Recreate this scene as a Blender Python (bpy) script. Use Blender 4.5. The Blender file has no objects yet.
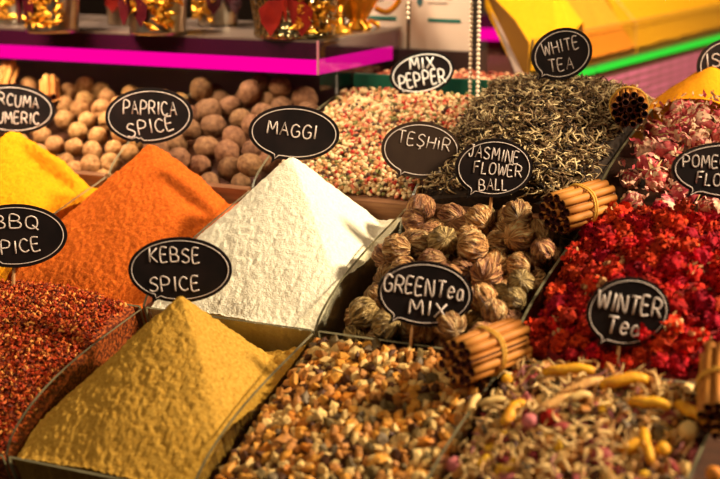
import bpy, math, random
import numpy as np
from mathutils import Vector, Matrix, Euler, Quaternion
random.seed(7); rng = np.random.default_rng(7)
PI = math.pi
SC = bpy.context.scene
COL = SC.collection

# ------------------------------------------------------------------ camera
CAM = np.array([0.6401, -0.7456, 0.3613]); YAW, PITCH, TAU, FPX = 0.4613, 0.2173, 0.3719, 1480.6
W, D = 0.15, 0.1789                       # compartment width and depth on the sloping counter
CT, ST = math.cos(TAU), math.sin(TAU)
RV = np.array([math.cos(YAW), math.sin(YAW), 0])
FV = np.array([-math.sin(YAW)*math.cos(PITCH), math.cos(YAW)*math.cos(PITCH), -math.sin(PITCH)])
UV = np.cross(RV, FV)
def at(x, y, X=None, Y=None, Z=None, d=None, n=None):
    e = FV + RV*(x-360)/FPX + UV*(239.5-y)/FPX
    if X is not None: t = (X-CAM[0])/e[0]
    elif Y is not None: t = (Y-CAM[1])/e[1]
    elif Z is not None: t = (Z-CAM[2])/e[2]
    elif n is not None:
        N = np.array([0, -ST, CT]); t = (n-N@CAM)/(N@e)
    else: t = d
    return CAM+t*e
def depth(P): return float((np.asarray(P)-CAM)@FV)
def T(u, v, n):                            # counter coordinates (metres along, up the slope, off the slope) -> world
    return np.array([u, v*CT-n*ST, v*ST+n*CT])
def TA(u, v, n): return np.stack([u, v*CT-n*ST, v*ST+n*CT], -1)
def untray(P): return P[0], P[1]*CT+P[2]*ST, -P[1]*ST+P[2]*CT

cd = bpy.data.cameras.new('camera'); cam = bpy.data.objects.new('camera', cd); COL.objects.link(cam)
cd.sensor_width = 36; cd.lens = FPX/720*36; cd.clip_start = 0.02; cd.clip_end = 30
cam.matrix_world = Matrix(((RV[0], UV[0], -FV[0], CAM[0]), (RV[1], UV[1], -FV[1], CAM[1]), (RV[2], UV[2], -FV[2], CAM[2]), (0, 0, 0, 1)))
cd.dof.use_dof = True; cd.dof.focus_distance = 1.16; cd.dof.aperture_fstop = 5.6
SC.camera = cam
HUE = .35
vs = SC.view_settings; vs.view_transform = 'Standard'; vs.look = 'None'; vs.gamma = 1; vs.exposure = 0.3

# ------------------------------------------------------------------ materials
def srgb(c): return tuple((x/255/12.92 if x/255 <= .04045 else ((x/255+.055)/1.055)**2.4) for x in c)
def node_mat(name):
    m = bpy.data.materials.new(name); m.use_nodes = True
    nt = m.node_tree; return m, nt, nt.nodes['Principled BSDF']
def mat(name, c, rough=.6, metal=0, c2=None, scale=60, bump=0, bscale=None, vary=0, spec=None, detail=4, stretch=None, lo=.35, hi=.65, coat=0):
    """principled; c/c2 (0-255 sRGB) mixed by noise; vary = per-object brightness/hue spread"""
    m, nt, b = node_mat(name); L = nt.links.new; N = nt.nodes.new
    b.inputs['Roughness'].default_value = rough; b.inputs['Metallic'].default_value = metal
    if spec is None and not metal and rough >= .5: spec = .22
    if spec is not None: b.inputs['Specular IOR Level'].default_value = spec
    b.inputs['Coat Weight'].default_value = coat
    a = (*srgb(c), 1); b.inputs['Base Color'].default_value = a
    out = None
    tc = N('ShaderNodeTexCoord'); co = tc.outputs['Object']
    if stretch:
        mp = N('ShaderNodeMapping'); mp.inputs['Scale'].default_value = stretch; L(co, mp.inputs[0]); co = mp.outputs[0]
    if c2 is not None:
        nz = N('ShaderNodeTexNoise'); nz.inputs['Scale'].default_value = scale; nz.inputs['Detail'].default_value = detail
        L(co, nz.inputs['Vector'])
        rp = N('ShaderNodeValToRGB'); rp.color_ramp.elements[0].position = lo; rp.color_ramp.elements[1].position = hi
        rp.color_ramp.elements[0].color = a; rp.color_ramp.elements[1].color = (*srgb(c2), 1)
        L(nz.outputs['Fac'], rp.inputs[0]); out = rp.outputs[0]
    if vary:
        oi = N('ShaderNodeObjectInfo'); hs = N('ShaderNodeHueSaturation')
        mr = N('ShaderNodeMapRange'); mr.inputs['To Min'].default_value = 1-vary; mr.inputs['To Max'].default_value = 1+vary*.9
        L(oi.outputs['Random'], mr.inputs['Value']); L(mr.outputs[0], hs.inputs['Value'])
        m2 = N('ShaderNodeMath'); m2.operation = 'MULTIPLY'; m2.inputs[1].default_value = 7.13; L(oi.outputs['Random'], m2.inputs[0])
        fr = N('ShaderNodeMath'); fr.operation = 'FRACT'; L(m2.outputs[0], fr.inputs[0])
        mh = N('ShaderNodeMapRange'); mh.inputs['To Min'].default_value = .5-.045*min(vary*2, 1)*HUE; mh.inputs['To Max'].default_value = .5+.045*min(vary*2, 1)*HUE
        L(fr.outputs[0], mh.inputs['Value']); L(mh.outputs[0], hs.inputs['Hue'])
        if out is not None: L(out, hs.inputs['Color'])
        else: hs.inputs['Color'].default_value = a
        out = hs.outputs[0]
    if out is not None: L(out, b.inputs['Base Color'])
    if bump:
        nb = N('ShaderNodeTexNoise'); nb.inputs['Scale'].default_value = bscale or scale; nb.inputs['Detail'].default_value = 5
        L(co, nb.inputs['Vector'])
        bp = N('ShaderNodeBump'); bp.inputs['Strength'].default_value = bump; bp.inputs['Distance'].default_value = .001
        L(nb.outputs['Fac'], bp.inputs['Height']); L(bp.outputs[0], b.inputs['Normal'])
    return m
def emit(name, c, s):
    m, nt, b = node_mat(name)
    b.inputs['Base Color'].default_value = (0, 0, 0, 1); b.inputs['Roughness'].default_value = .9; b.inputs['Specular IOR Level'].default_value = 0
    b.inputs['Emission Color'].default_value = (*srgb(c), 1); b.inputs['Emission Strength'].default_value = s
    return m
def thin_glass(name, tint, rough=.03, boost=1.0):
    m = bpy.data.materials.new(name); m.use_nodes = True; nt = m.node_tree; L = nt.links.new
    nt.nodes.remove(nt.nodes['Principled BSDF']); out = nt.nodes['Material Output']
    tr = nt.nodes.new('ShaderNodeBsdfTransparent'); tr.inputs[0].default_value = (*tint, 1)
    gl = nt.nodes.new('ShaderNodeBsdfGlossy'); gl.inputs['Roughness'].default_value = rough
    fr = nt.nodes.new('ShaderNodeFresnel'); ge = nt.nodes.new('ShaderNodeNewGeometry'); mr = nt.nodes.new('ShaderNodeMapRange'); mr.inputs['To Min'].default_value = 1.5; mr.inputs['To Max'].default_value = 1/1.5
    L(ge.outputs['Backfacing'], mr.inputs['Value']); L(mr.outputs[0], fr.inputs['IOR'])
    mu = nt.nodes.new('ShaderNodeMath'); mu.operation = 'MULTIPLY'; mu.inputs[1].default_value = boost; mu.use_clamp = True
    mx = nt.nodes.new('ShaderNodeMixShader')
    L(fr.outputs[0], mu.inputs[0]); L(mu.outputs[0], mx.inputs[0]); L(tr.outputs[0], mx.inputs[1]); L(gl.outputs[0], mx.inputs[2]); L(mx.outputs[0], out.inputs[0])
    return m
M = {}
M['glass'] = thin_glass('divider_glass', (.95, .95, .91))
M['glass_edge'] = mat('glass_edge', (128, 118, 88), .25, 0, (88, 80, 58), 30)
M['wood_dark'] = mat('dark_wood', (58, 30, 18), .55, 0, (84, 46, 27), 14, .2, 40, stretch=(1, 12, 12))
M['wood_rail'] = mat('rail_wood', (104, 66, 42), .5, 0, (134, 92, 60), 18, .15, 50, stretch=(1, 14, 14))
M['board'] = mat('chalkboard', (17, 9, 8), .5, 0, (34, 21, 18), 40, .05, 200)
M['board_gloss'] = mat('glossy_chalkboard', (52, 38, 30), .22, 0, (64, 48, 36), 25)
M['chalk'] = mat('chalk', (232, 214, 200), .9, 0, (196, 172, 158), 900)
M['chalk_white'] = mat('white_paint_pen', (255, 250, 240), .7)
M['skewer'] = mat('skewer_wood', (206, 158, 104), .6, 0, (176, 122, 74), 60, stretch=(1, 1, .1))

# ------------------------------------------------------------------ mesh helpers
class MB:
    def __init__(s): s.v = []; s.f = []; s.mi = []; s.n = 0
    def add(s, verts, faces, mi=0):
        verts = np.asarray(verts, float); o = s.n
        s.v.append(verts); s.n += len(verts)
        s.f += [tuple(i+o for i in f) for f in faces]
        if hasattr(mi, '__len__'): s.mi += list(mi)
        else: s.mi += [mi]*len(faces)
        return s
    def box(s, lo, hi, mi=0, fn=None):
        x0, y0, z0 = lo; x1, y1, z1 = hi
        v = np.array([(x, y, z) for z in (z0, z1) for y in (y0, y1) for x in (x0, x1)])
        if fn is not None: v = np.array([fn(*p) for p in v])
        return s.add(v, [(0, 2, 3, 1), (4, 5, 7, 6), (0, 1, 5, 4), (2, 6, 7, 3), (0, 4, 6, 2), (1, 3, 7, 5)], mi)
    def tube(s, path, r, seg=6, mi=0, closed=False, caps=True):
        P = np.asarray(path, float); n = len(P); rr = np.full(n, r) if np.isscalar(r) else np.asarray(r, float)
        tg = np.zeros_like(P)
        if closed: tg = np.roll(P, -1, 0)-np.roll(P, 1, 0)
        else:
            tg[1:-1] = P[2:]-P[:-2]; tg[0] = P[1]-P[0]; tg[-1] = P[-1]-P[-2]
        tg /= np.linalg.norm(tg, axis=1)[:, None]+1e-12
        a = np.array([0, 0, 1.]) if abs(tg[0][2]) < .9 else np.array([1., 0, 0])
        nrm = np.cross(tg[0], a); nrm /= np.linalg.norm(nrm); vs = []
        for i in range(n):
            nrm = nrm-tg[i]*(nrm@tg[i]); nrm /= np.linalg.norm(nrm)+1e-12; b = np.cross(tg[i], nrm)
            for k in range(seg):
                t = 2*PI*k/seg; vs.append(P[i]+rr[i]*(math.cos(t)*nrm+math.sin(t)*b))
        fs = []
        for i in range(n if closed else n-1):
            j = (i+1) % n
            for k in range(seg):
                l = (k+1) % seg; fs.append((i*seg+k, i*seg+l, j*seg+l, j*seg+k))
        if caps and not closed: fs += [tuple(range(seg))[::-1], tuple((n-1)*seg+k for k in range(seg))]
        return s.add(vs, fs, mi)
    def lathe(s, prof, seg=32, c=(0, 0, 0), mi=0):
        vs = []; n = len(prof)
        for r, z in prof:
            for k in range(seg):
                t = 2*PI*k/seg; vs.append((c[0]+r*math.cos(t), c[1]+r*math.sin(t), c[2]+z))
        fs = [(i*seg+k, i*seg+(k+1) % seg, (i+1)*seg+(k+1) % seg, (i+1)*seg+k) for i in range(n-1) for k in range(seg)]
        return s.add(vs, fs, mi)
    def mesh(s, name, mats, smooth=False, off=None):
        me = bpy.data.meshes.new(name); v = np.concatenate(s.v) if s.v else np.zeros((0, 3))
        if off is not None: v = v-np.asarray(off)
        me.from_pydata(v.tolist(), [], s.f)
        for m in mats: me.materials.append(m)
        if len(mats) > 1: me.polygons.foreach_set('material_index', s.mi)
        if smooth: me.polygons.foreach_set('use_smooth', [True]*len(s.f))
        me.update(); return me
def tag(o, label=None, cat=None, group=None, kind=None):
    for k, v in (('label', label), ('category', cat), ('group', group), ('kind', kind)):
        if v: o[k] = v
    return o
def empty(name, loc, label=None, cat=None, group=None):
    o = bpy.data.objects.new(name, None); o.empty_display_size = .01; o.location = Vector(loc); COL.objects.link(o)
    return tag(o, label, cat, group)
def link(name, me, parent=None, loc=None):
    o = bpy.data.objects.new(name, me); COL.objects.link(o)
    if parent is not None: o.parent = parent
    if loc is not None: o.location = Vector(loc)
    return o
def build(name, mb, mats, parent=None, smooth=False):
    """mesh given in world coordinates; origin at the parent's base, or at the mesh's own middle"""
    if not isinstance(mats, (list, tuple)): mats = [mats]
    if parent is not None:
        base = parent.location; pp = parent.parent
        while pp is not None: base = base+pp.location; pp = pp.parent
        return link(name, mb.mesh(name, mats, smooth, off=base), parent)
    v = np.concatenate(mb.v); c = (v.min(0)+v.max(0))/2; c[2] = v[:, 2].min()
    return link(name, mb.mesh(name, mats, smooth, off=c), None, c)
def ico(sub):
    t = (1+5**.5)/2
    v = [(-1, t, 0), (1, t, 0), (-1, -t, 0), (1, -t, 0), (0, -1, t), (0, 1, t), (0, -1, -t), (0, 1, -t), (t, 0, -1), (t, 0, 1), (-t, 0, -1), (-t, 0, 1)]
    v = [np.array(p)/np.linalg.norm(p) for p in v]
    f = [(0, 11, 5), (0, 5, 1), (0, 1, 7), (0, 7, 10), (0, 10, 11), (1, 5, 9), (5, 11, 4), (11, 10, 2), (10, 7, 6), (7, 1, 8), (3, 9, 4), (3, 4, 2), (3, 2, 6), (3, 6, 8), (3, 8, 9), (4, 9, 5), (2, 4, 11), (6, 2, 10), (8, 6, 7), (9, 8, 1)]
    for _ in range(sub):
        c = {}; nf = []
        def mid(a, b):
            k = (min(a, b), max(a, b))
            if k not in c: p = v[a]+v[b]; v.append(p/np.linalg.norm(p)); c[k] = len(v)-1
            return c[k]
        for a, b, d in f:
            x, y, z = mid(a, b), mid(b, d), mid(d, a); nf += [(a, x, z), (b, y, x), (d, z, y), (x, y, z)]
        f = nf
    return np.array(v), f
ICO = [ico(k) for k in range(4)]
_lat = rng.random((64, 64, 64))
def vnoise(p):
    p = np.asarray(p, float); i = np.floor(p).astype(int); f = p-i; f = f*f*(3-2*f); r = 0
    for dx in (0, 1):
        for dy in (0, 1):
            for dz in (0, 1):
                w = (f[..., 0] if dx else 1-f[..., 0])*(f[..., 1] if dy else 1-f[..., 1])*(f[..., 2] if dz else 1-f[..., 2])
                r = r+w*_lat[(i[..., 0]+dx) % 64, (i[..., 1]+dy) % 64, (i[..., 2]+dz) % 64]
    return r-.5
def fbm(p, o=4):
    r = 0; a = 1.
    for k in range(o): r = r+a*vnoise(np.asarray(p)*2**k+17.3*k); a *= .5
    return r
def rotm(): 
    q = rng.normal(size=4); q /= np.linalg.norm(q); return np.array(Quaternion(q).to_matrix())
def axes_to(d):                            # matrix whose z column is d
    d = np.asarray(d, float)/np.linalg.norm(d); a = np.array([0, 0, 1.]) if abs(d[2]) < .9 else np.array([1., 0, 0])
    x = np.cross(a, d); x /= np.linalg.norm(x); return np.stack([x, np.cross(d, x), d], 1)

# ------------------------------------------------------------------ the market hall
def struct(name, lo, hi, m):
    o = build(name, MB().box(lo, hi), m); o['kind'] = 'structure'; return o
m_wall = mat('hall_wall', (92, 76, 66), .8, 0, (74, 60, 54), 3)
m_floor = mat('hall_floor', (90, 80, 72), .5, 0, (70, 60, 54), 4)
m_ceil = mat('hall_ceiling', (120, 104, 90), .9, 0, (104, 92, 80), 3)
struct('floor', (-1.9, -2.5, -.9), (2.4, 2.2, -.85), m_floor)
struct('wall_back', (-1.9, 2.2, -.9), (2.4, 2.25, 1.9), m_wall)
struct('wall_left', (-1.95, -2.5, -.9), (-1.9, 2.25, 1.9), m_wall)
struct('wall_right', (2.4, -2.5, -.9), (2.45, 2.25, 1.9), m_wall)
struct('ceiling', (-1.95, -2.5, 1.9), (2.45, 2.25, 1.95), m_ceil)

# ------------------------------------------------------------------ sloping counter with glass compartments
counter = empty('spice_counter', (0, .25, -.85), 'sloping dark wooden spice counter divided into glass-walled compartments', 'counter')
X0, X1, V1 = -.62, .62, 3.04
FLOOR_N = -.046
mb = MB()
mb.box((X0, 0, FLOOR_N-.012), (X1, V1*D, FLOOR_N), fn=T)
build('tray_floor', mb, M['wood_dark'], counter)
mb = MB(); a = T(0, 0, FLOOR_N-.013); b = T(0, V1*D, FLOOR_N-.013)
vv = [(x, y, z) for x in (X0+.02, X1-.02) for (y, z) in ((a[1]+.02, -.85), (b[1], -.85), (b[1], b[2]), (a[1]+.02, a[2]+.02*ST/CT))]
mb.add(vv, [(0, 1, 2, 3), (7, 6, 5, 4), (0, 4, 5, 1), (1, 5, 6, 2), (2, 6, 7, 3), (3, 7, 4, 0)])
build('cabinet_body', mb, M['wood_dark'], counter)
def divider(x, row, bulge, v1=None, hb=0.):
    """upright glass with an arched top edge running up the slope"""
    v0 = row*D+.001; v1 = (row+1)*D-.004 if v1 is None else v1; n = 26; t = .0010; vs = []; fs = []; mi = []
    for k in range(n+1):
        s = k/n; top = bulge*math.sin(PI*s**.62)+hb*s
        for dx in (-t, t):
            vs += [T(x+dx, v0+s*(v1-v0), FLOOR_N+.0005), T(x+dx, v0+s*(v1-v0), top)]
    for k in range(n):
        a, b = 4*k, 4*k+4
        fs += [(a, b, b+1, a+1), (a+2, a+3, b+3, b+2), (a+1, b+1, b+3, a+3)]; mi += [0, 0, 1]
    fs += [(0, 1, 3, 2), (4*n, 4*n+2, 4*n+3, 4*n+1)]; mi += [1, 1]
    build('glass_divider', MB().add(vs, fs, mi), [M['glass'], M['glass_edge']], counter)
def lip(xa, xb, row, h=0., wood=False, v=None):
    v = row*D if v is None else v
    if wood:
        build('wooden_rail', MB().box((xa, v-.003, FLOOR_N+.0005), (xb, v+.003, h), fn=T), M['wood_rail'], counter)
    else:
        mb = MB(); t = .0010
        c = [T(x, v+dy, z) for x in (xa, xb) for dy in (-t, t) for z in (FLOOR_N+.0005, h)]
        mb.add(c, [(0, 1, 5, 4), (2, 6, 7, 3), (1, 3, 7, 5), (0, 2, 3, 1), (4, 5, 7, 6)], [0, 0, 1, 1, 1])
        build('glass_front', mb, [M['glass'], M['glass_edge']], counter)
for i in (-1, 0, 1, 2, 3): divider(i*W, 0, .0165 if i < 1 else .013)
for i in (-2, -1, 0, 1, 2, 3): divider(i*W, 1, .011)
for i in (-1, 0, 1, 2, 3): divider(i*W, 2, .012, v1=3.02*D)
for i in range(-1, 3): lip(i*W+.003, (i+1)*W-.003, 0)
for i in range(-2, 3): lip(i*W+.003, (i+1)*W-.003, 1)
lip(-.5+.003, -W-.003, 2, wood=True)
for i in range(-1, 3): lip(i*W+.003, (i+1)*W-.003, 2, wood=True)

# ------------------------------------------------------------------ powder pyramids
def powder(name, label, i, row, apex, slope, m, az=-42, p=1.3, fill=-.030, lump=.0024, seed=0, res=210, bl=.004):
    g = .0035
    u = np.linspace(i*W+g, (i+1)*W-g, res); v = np.linspace(row*D+.004, (row+1)*D-.006, res); Ug, Vg = np.meshgrid(u, v, indexing='ij')
    a0 = math.radians(az); dx = Ug-apex[0]
    base = TA(Ug, Vg, np.full_like(Ug, FLOOR_N+.001)); Xg, Yg = Ug, Vg*CT; zfl = Yg*ST/CT+FLOOR_N/CT
    dx, dy = Xg-apex[0], Yg-apex[1]
    a = dx*math.cos(a0)+dy*math.sin(a0); b = -dx*math.sin(a0)+dy*math.cos(a0)
    wob = .0035*fbm(np.stack([Xg*28+seed, Yg*28, Xg*0+seed], -1), 3)
    r = (np.abs(a)**p+np.abs(b)**p)**(1/p); r = np.sqrt(r*r+bl*bl)-bl*.6
    cone = apex[2]-slope*r+wob
    fr = np.clip((Ug-i*W)/W, 0, 1)**2.2; fl2 = fill+(-.006-fill)*fr; fl2 = fl2+(-.003-fl2)*np.exp(-((Vg-row*D)/.016)**2)
    plane = zfl+(fl2-FLOOR_N)/CT+.0025*fbm(np.stack([Xg*40+seed, Yg*40, Xg*0], -1), 3)
    k = .004; z = np.maximum(cone, plane)+k*np.exp(-np.abs(cone-plane)/k)*.5
    lim = zfl
    z = z+lump*fbm(np.stack([Xg*330+seed, Yg*330, z*330], -1), 3)+lump*.6*np.maximum(fbm(np.stack([Xg*140, Yg*140+seed, z*140], -1), 3), 0)
    z = np.maximum(z, lim+.002)
    n = res; vs = np.concatenate([np.stack([Xg, Yg, z], -1).reshape(-1, 3), base.reshape(-1, 3)])
    fs = [(x*n+y, (x+1)*n+y, (x+1)*n+y+1, x*n+y+1) for x in range(n-1) for y in range(n-1)]
    o = n*n; edge = [x*n for x in range(n)], [x*n+n-1 for x in range(n)], list(range(n)), [(n-1)*n+y for y in range(n)]
    for e in edge: fs += [(e[k], e[k+1], e[k+1]+o, e[k]+o) for k in range(n-1)]
    fs.append((o, o+n-1, o+n*n-1, o+n*n-n))
    ob = build(name, MB().add(vs, fs), m, smooth=True)
    return tag(ob, label, 'spice', kind='stuff')
def pmat(name, c, c2, rough=.95):
    return mat(name, c, rough, 0, c2, 420, .9, 800, spec=.15, lo=.3, hi=.7)
AP = dict(kebse=at(181, 297, X=.076), paprica=at(151, 143, X=-.076), white=at(291, 158, X=.068), turmeric=at(13, 131, X=-.225))
powder('spice_powder', 'mustard-brown powder heaped to a peak in front of the KEBSE SPICE sign', 0, 0, AP['kebse'], .80, pmat('kebse_powder', (170, 122, 38), (200, 154, 64)), seed=3, lump=.0021)
powder('spice_powder', 'orange-red paprika powder pyramid in front of the PAPRICA SPICE sign', -1, 1, AP['paprica'], .80, pmat('paprika_powder', (172, 72, 12), (204, 100, 26)), seed=11)
powder('spice_powder', 'white powder pyramid in front of the MAGGI sign', 0, 1, AP['white'], .80, pmat('maggi_powder', (236, 222, 190), (250, 240, 214)), seed=23, bl=.007, lump=.0013)
powder('spice_powder', 'bright yellow turmeric powder pile at the left edge', -2, 1, AP['turmeric'], .72, pmat('turmeric_powder', (212, 132, 4), (228, 150, 10)), seed=31)

# ------------------------------------------------------------------ heaps of countable things
def heap_fn(u0, u1, v0, v1, edge, crown, back=None):
    back = edge if back is None else back
    def h(u, v):
        fu = np.clip((u-u0)/(u1-u0), 0, 1); fv = np.clip((v-v0)/(v1-v0), 0, 1)
        return edge+(back-edge)*fv+crown*(np.sin(PI*fu)**.6)*(np.sin(PI*np.clip(fv*.9+.06, 0, 1))**.7)
    return h
def deposit(u0, u1, v0, v1, h, rmin, rmax, layers, K=70, squash=.93, nmax=2500):
    P = np.zeros((0, 3)); R = np.zeros(0); out = []
    while len(out) < nmax:
        r = random.uniform(rmin, rmax)
        u = rng.uniform(u0+r, u1-r, K); v = rng.uniform(v0+r, v1-r, K); hh = h(u, v)
        z = np.maximum(hh-layers*1.62*rmax, FLOOR_N+.0008)+r
        if len(out):
            dd = (P[None, :, 0]-u[:, None])**2+(P[None, :, 1]-v[:, None])**2; s = ((R[None]+r)*squash)**2
            z = np.maximum(z, np.where(dd < s, P[None, :, 2]+np.sqrt(np.maximum(s-dd, 0)), -1).max(1))
        ex = z+r*.7-hh; k = int(np.argmin(ex))
        if ex[k] > 0: break
        out.append((u[k], v[k], z[k], r)); P = np.vstack([P, (u[k], v[k], z[k])]); R = np.append(R, r)
    return out
def copies(name, meshes, spots, label, cat, group, fit=1.0, orient=None):
    res = []
    for q, (u, v, n, r) in enumerate(spots):
        o = bpy.data.objects.new(name, meshes[q % len(meshes)])
        o.location = Vector(T(u, v, n)); s = r*fit; o.scale = (s, s, s)
        o.rotation_euler = orient() if orient else Euler(rng.uniform(0, 2*PI, 3))
        COL.objects.link(o); tag(o, label(q) if callable(label) else label, cat, group); res.append(o)
    return res
def under(name, u0, u1, v0, v1, h, drop, m, label, cat, res=40):
    u = np.linspace(u0, u1, res); v = np.linspace(v0, v1, res); U_, V_ = np.meshgrid(u, v, indexing='ij'); n_ = np.maximum(h(U_, V_)-drop, FLOOR_N+.002)
    top = TA(U_, V_, n_).reshape(-1, 3); bot = TA(U_, V_, np.full_like(U_, FLOOR_N+.0008)).reshape(-1, 3); n = res; o = n*n
    fs = [(x*n+y, (x+1)*n+y, (x+1)*n+y+1, x*n+y+1) for x in range(n-1) for y in range(n-1)]
    for e in ([x*n for x in range(n)], [x*n+n-1 for x in range(n)], list(range(n)), [(n-1)*n+y for y in range(n)]): fs += [(e[k], e[k+1], e[k+1]+o, e[k]+o) for k in range(n-1)]
    fs.append((o, o+n-1, o+n*n-1, o+n*n-n))
    return np.concatenate([top, bot]), fs
# nutmegs: wrinkled ovoids, unit radius
def nut_mesh(seed, m, elong=1.12, wr=.10, sub=3, dimple=0):
    v, f = ICO[sub]; n = fbm(v*2.2+seed*3.7, 3)*wr+wr*.7*vnoise(np.stack([v[:, 0]*5, v[:, 1]*5, v[:, 2]*1.5], 1)+seed)
    s = 1+n
    if dimple: s = s-dimple*np.exp(-((1-v[:, 2])/.05))
    w = v*s[:, None]*np.array([1, 1, elong])*.96
    return MB().add(w, f).mesh('nutmeg', [m], True)
m_nut = mat('nutmeg_skin', (94, 60, 36), .75, 0, (130, 90, 58), 3.2, .6, 9, vary=.22)
m_pale = mat('pale_nut_skin', (150, 100, 54), .7, 0, (192, 142, 88), 2.6, .5, 8, vary=.16)
nuts = [nut_mesh(k, m_nut) for k in range(5)]; pales = [nut_mesh(20+k, m_pale, 1.02, .08, 3, .35) for k in range(5)]
V2, V3 = 2*D+.005, 3.0*D
h = heap_fn(-W, 0, V2, V3, .004, .014, .016)
sp = deposit(-W+.003, -.003, V2, V3, h, .0098, .0128, 1.6)
copies('nutmeg', nuts, sp, 'brown wrinkled nutmeg in the compartment behind the paprika', 'nutmeg', 'brown nutmegs behind the paprika')
h = heap_fn(-.46, -W, V2, V3, .004, .010, .012)
sp = deposit(-.40, -W-.003, V2, V3-.012, h, .0085, .0108, 1.6)
copies('dried_nut', pales, sp, 'pale tan round nut in the compartment behind the turmeric', 'nut', 'pale nuts behind the turmeric')

# hand-tied jasmine tea balls: leaf ribs running pole to pole
def ball_mesh(seed, m):
    v, f = ICO[3]; ang = np.arctan2(v[:, 1], v[:, 0]); rad = np.hypot(v[:, 0], v[:, 1])
    rib = .05*rad*np.sin(ang*random.randint(7, 10)+3*v[:, 2]+seed)+.04*rad*np.sin(ang*random.randint(13, 17)-2*v[:, 2])
    n = fbm(v*2+seed*5.1, 3)*.14
    s = 1+rib+n
    s = s-.12*np.exp(-(1-v[:, 2])/.06)
    return MB().add(v*s[:, None]*np.array([1, 1, random.uniform(.98, 1.14)])*.97, f).mesh('jasmine_tea_ball', [m], True)
def tea_mat(name, a, b, c):
    m, nt, bs = node_mat(name); L = nt.links.new; N = nt.nodes.new; bs.inputs['Roughness'].default_value = .62
    tc = N('ShaderNodeTexCoord'); sp = N('ShaderNodeSeparateXYZ'); L(tc.outputs['Object'], sp.inputs[0])
    at2 = N('ShaderNodeMath'); at2.operation = 'ARCTAN2'; L(sp.outputs[1], at2.inputs[0]); L(sp.outputs[0], at2.inputs[1])
    cb = N('ShaderNodeCombineXYZ'); mu = N('ShaderNodeMath'); mu.operation = 'MULTIPLY'; mu.inputs[1].default_value = 2.6
    L(at2.outputs[0], mu.inputs[0]); L(mu.outputs[0], cb.inputs[0]); L(sp.outputs[2], cb.inputs[1])
    oi = N('ShaderNodeObjectInfo'); m3 = N('ShaderNodeMath'); m3.operation = 'MULTIPLY'; m3.inputs[1].default_value = 40; L(oi.outputs['Random'], m3.inputs[0]); L(m3.outputs[0], cb.inputs[2])
    nz = N('ShaderNodeTexNoise'); nz.inputs['Scale'].default_value = 1.6; nz.inputs['Detail'].default_value = 6; nz.inputs['Distortion'].default_value = .5; L(cb.outputs[0], nz.inputs['Vector'])
    rp = N('ShaderNodeValToRGB'); e = rp.color_ramp.elements; e[0].position = .34; e[1].position = .66; e[0].color = (*srgb(a), 1); e[1].color = (*srgb(c), 1)
    x = e.new(.5); x.color = (*srgb(b), 1); L(nz.outputs['Fac'], rp.inputs[0])
    hs = N('ShaderNodeHueSaturation'); mr = N('ShaderNodeMapRange'); mr.inputs['To Min'].default_value = .9; mr.inputs['To Max'].default_value = 1.6
    L(oi.outputs['Random'], mr.inputs[0]); L(mr.outputs[0], hs.inputs['Value']); L(rp.outputs[0], hs.inputs['Color']); L(hs.outputs[0], bs.inputs['Base Color'])
    bp = N('ShaderNodeBump'); bp.inputs['Strength'].default_value = .8; bp.inputs['Distance'].default_value = .06; L(nz.outputs['Fac'], bp.inputs['Height']); L(bp.outputs[0], bs.inputs['Normal'])
    return m
tm = [tea_mat('tan_tea_leaf', (112, 62, 28), (200, 138, 72), (244, 204, 138)), tea_mat('brown_tea_leaf', (100, 50, 28), (168, 106, 60), (222, 168, 106)), tea_mat('olive_tea_leaf', (96, 70, 34), (170, 134, 72), (226, 192, 126))]
balls = [ball_mesh(k, tm[(0, 1, 2, 0, 1, 0)[k]]) for k in range(6)]
h = heap_fn(W, 2*W, D, 2*D, .015, .015, .020)
sp = deposit(W+.003, 2*W-.003, D+.004, 2*D-.002, h, .0088, .0122, 2.4, K=160)
copies('jasmine_tea_ball', balls, sp, 'tan and brown hand-tied tea ball in the heap behind the GREEN TEA MIX sign', 'tea ball', 'jasmine tea balls', fit=1.0)

# red dried flower heads
def pom_mesh(seed, mats, n=46):
    mb = MB(); v, f = ICO[2]; s = .72*(1+.5*fbm(v*2.4+seed*2.3, 3)); mb.add(v*s[:, None], f, 0)
    for k in range(n):
        d = rng.normal(size=3); d /= np.linalg.norm(d); A = axes_to(d); w = random.uniform(.16, .3); l = random.uniform(.3, .52); c = d*.62; tw = random.uniform(-.3, .3)
        q = [(-w*.5, 0, 0), (w*.5, 0, 0), (w*.9, tw*.4, l*.6), (w*.3, tw, l), (-w*.5, tw, l*.9), (-w*.9, tw*.3, l*.5), (0, .12, l*.5)]
        mb.add(np.array(q)@A.T+c, [(0, 1, 6), (1, 2, 6), (2, 3, 6), (3, 4, 6), (4, 5, 6), (5, 0, 6)], 1 if random.random() < .3 else 0)
    return mb.mesh('red_flower', mats, False)
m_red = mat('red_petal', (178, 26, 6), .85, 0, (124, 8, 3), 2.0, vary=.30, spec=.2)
m_red2 = mat('scarlet_petal', (208, 62, 18), .85, 0, (170, 22, 6), 2.0, vary=.24, spec=.2)
m_straw = mat('straw_calyx', (206, 160, 104), .7, 0, (170, 112, 66), 4, vary=.2)
poms = [pom_mesh(k, [m_red, m_red2]) for k in range(6)]
poms.append(pom_mesh(9, [m_red2, m_straw]))
h = heap_fn(2*W, 3*W, D, 2*D, .001, .030, .018)
sp = deposit(2*W+.002, 3*W-.002, D+.003, 2*D+.006, h, .006, .009, 1.5, squash=.78, K=110)
sp.sort(key=lambda q: -q[2]+h(np.array(q[0]), np.array(q[1])))
copies('red_flower', poms, sp[:300], 'dried crimson flower head in the heap behind the WINTER TEA sign', 'dried flower', 'dried red flower heads', fit=1.12)
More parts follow.
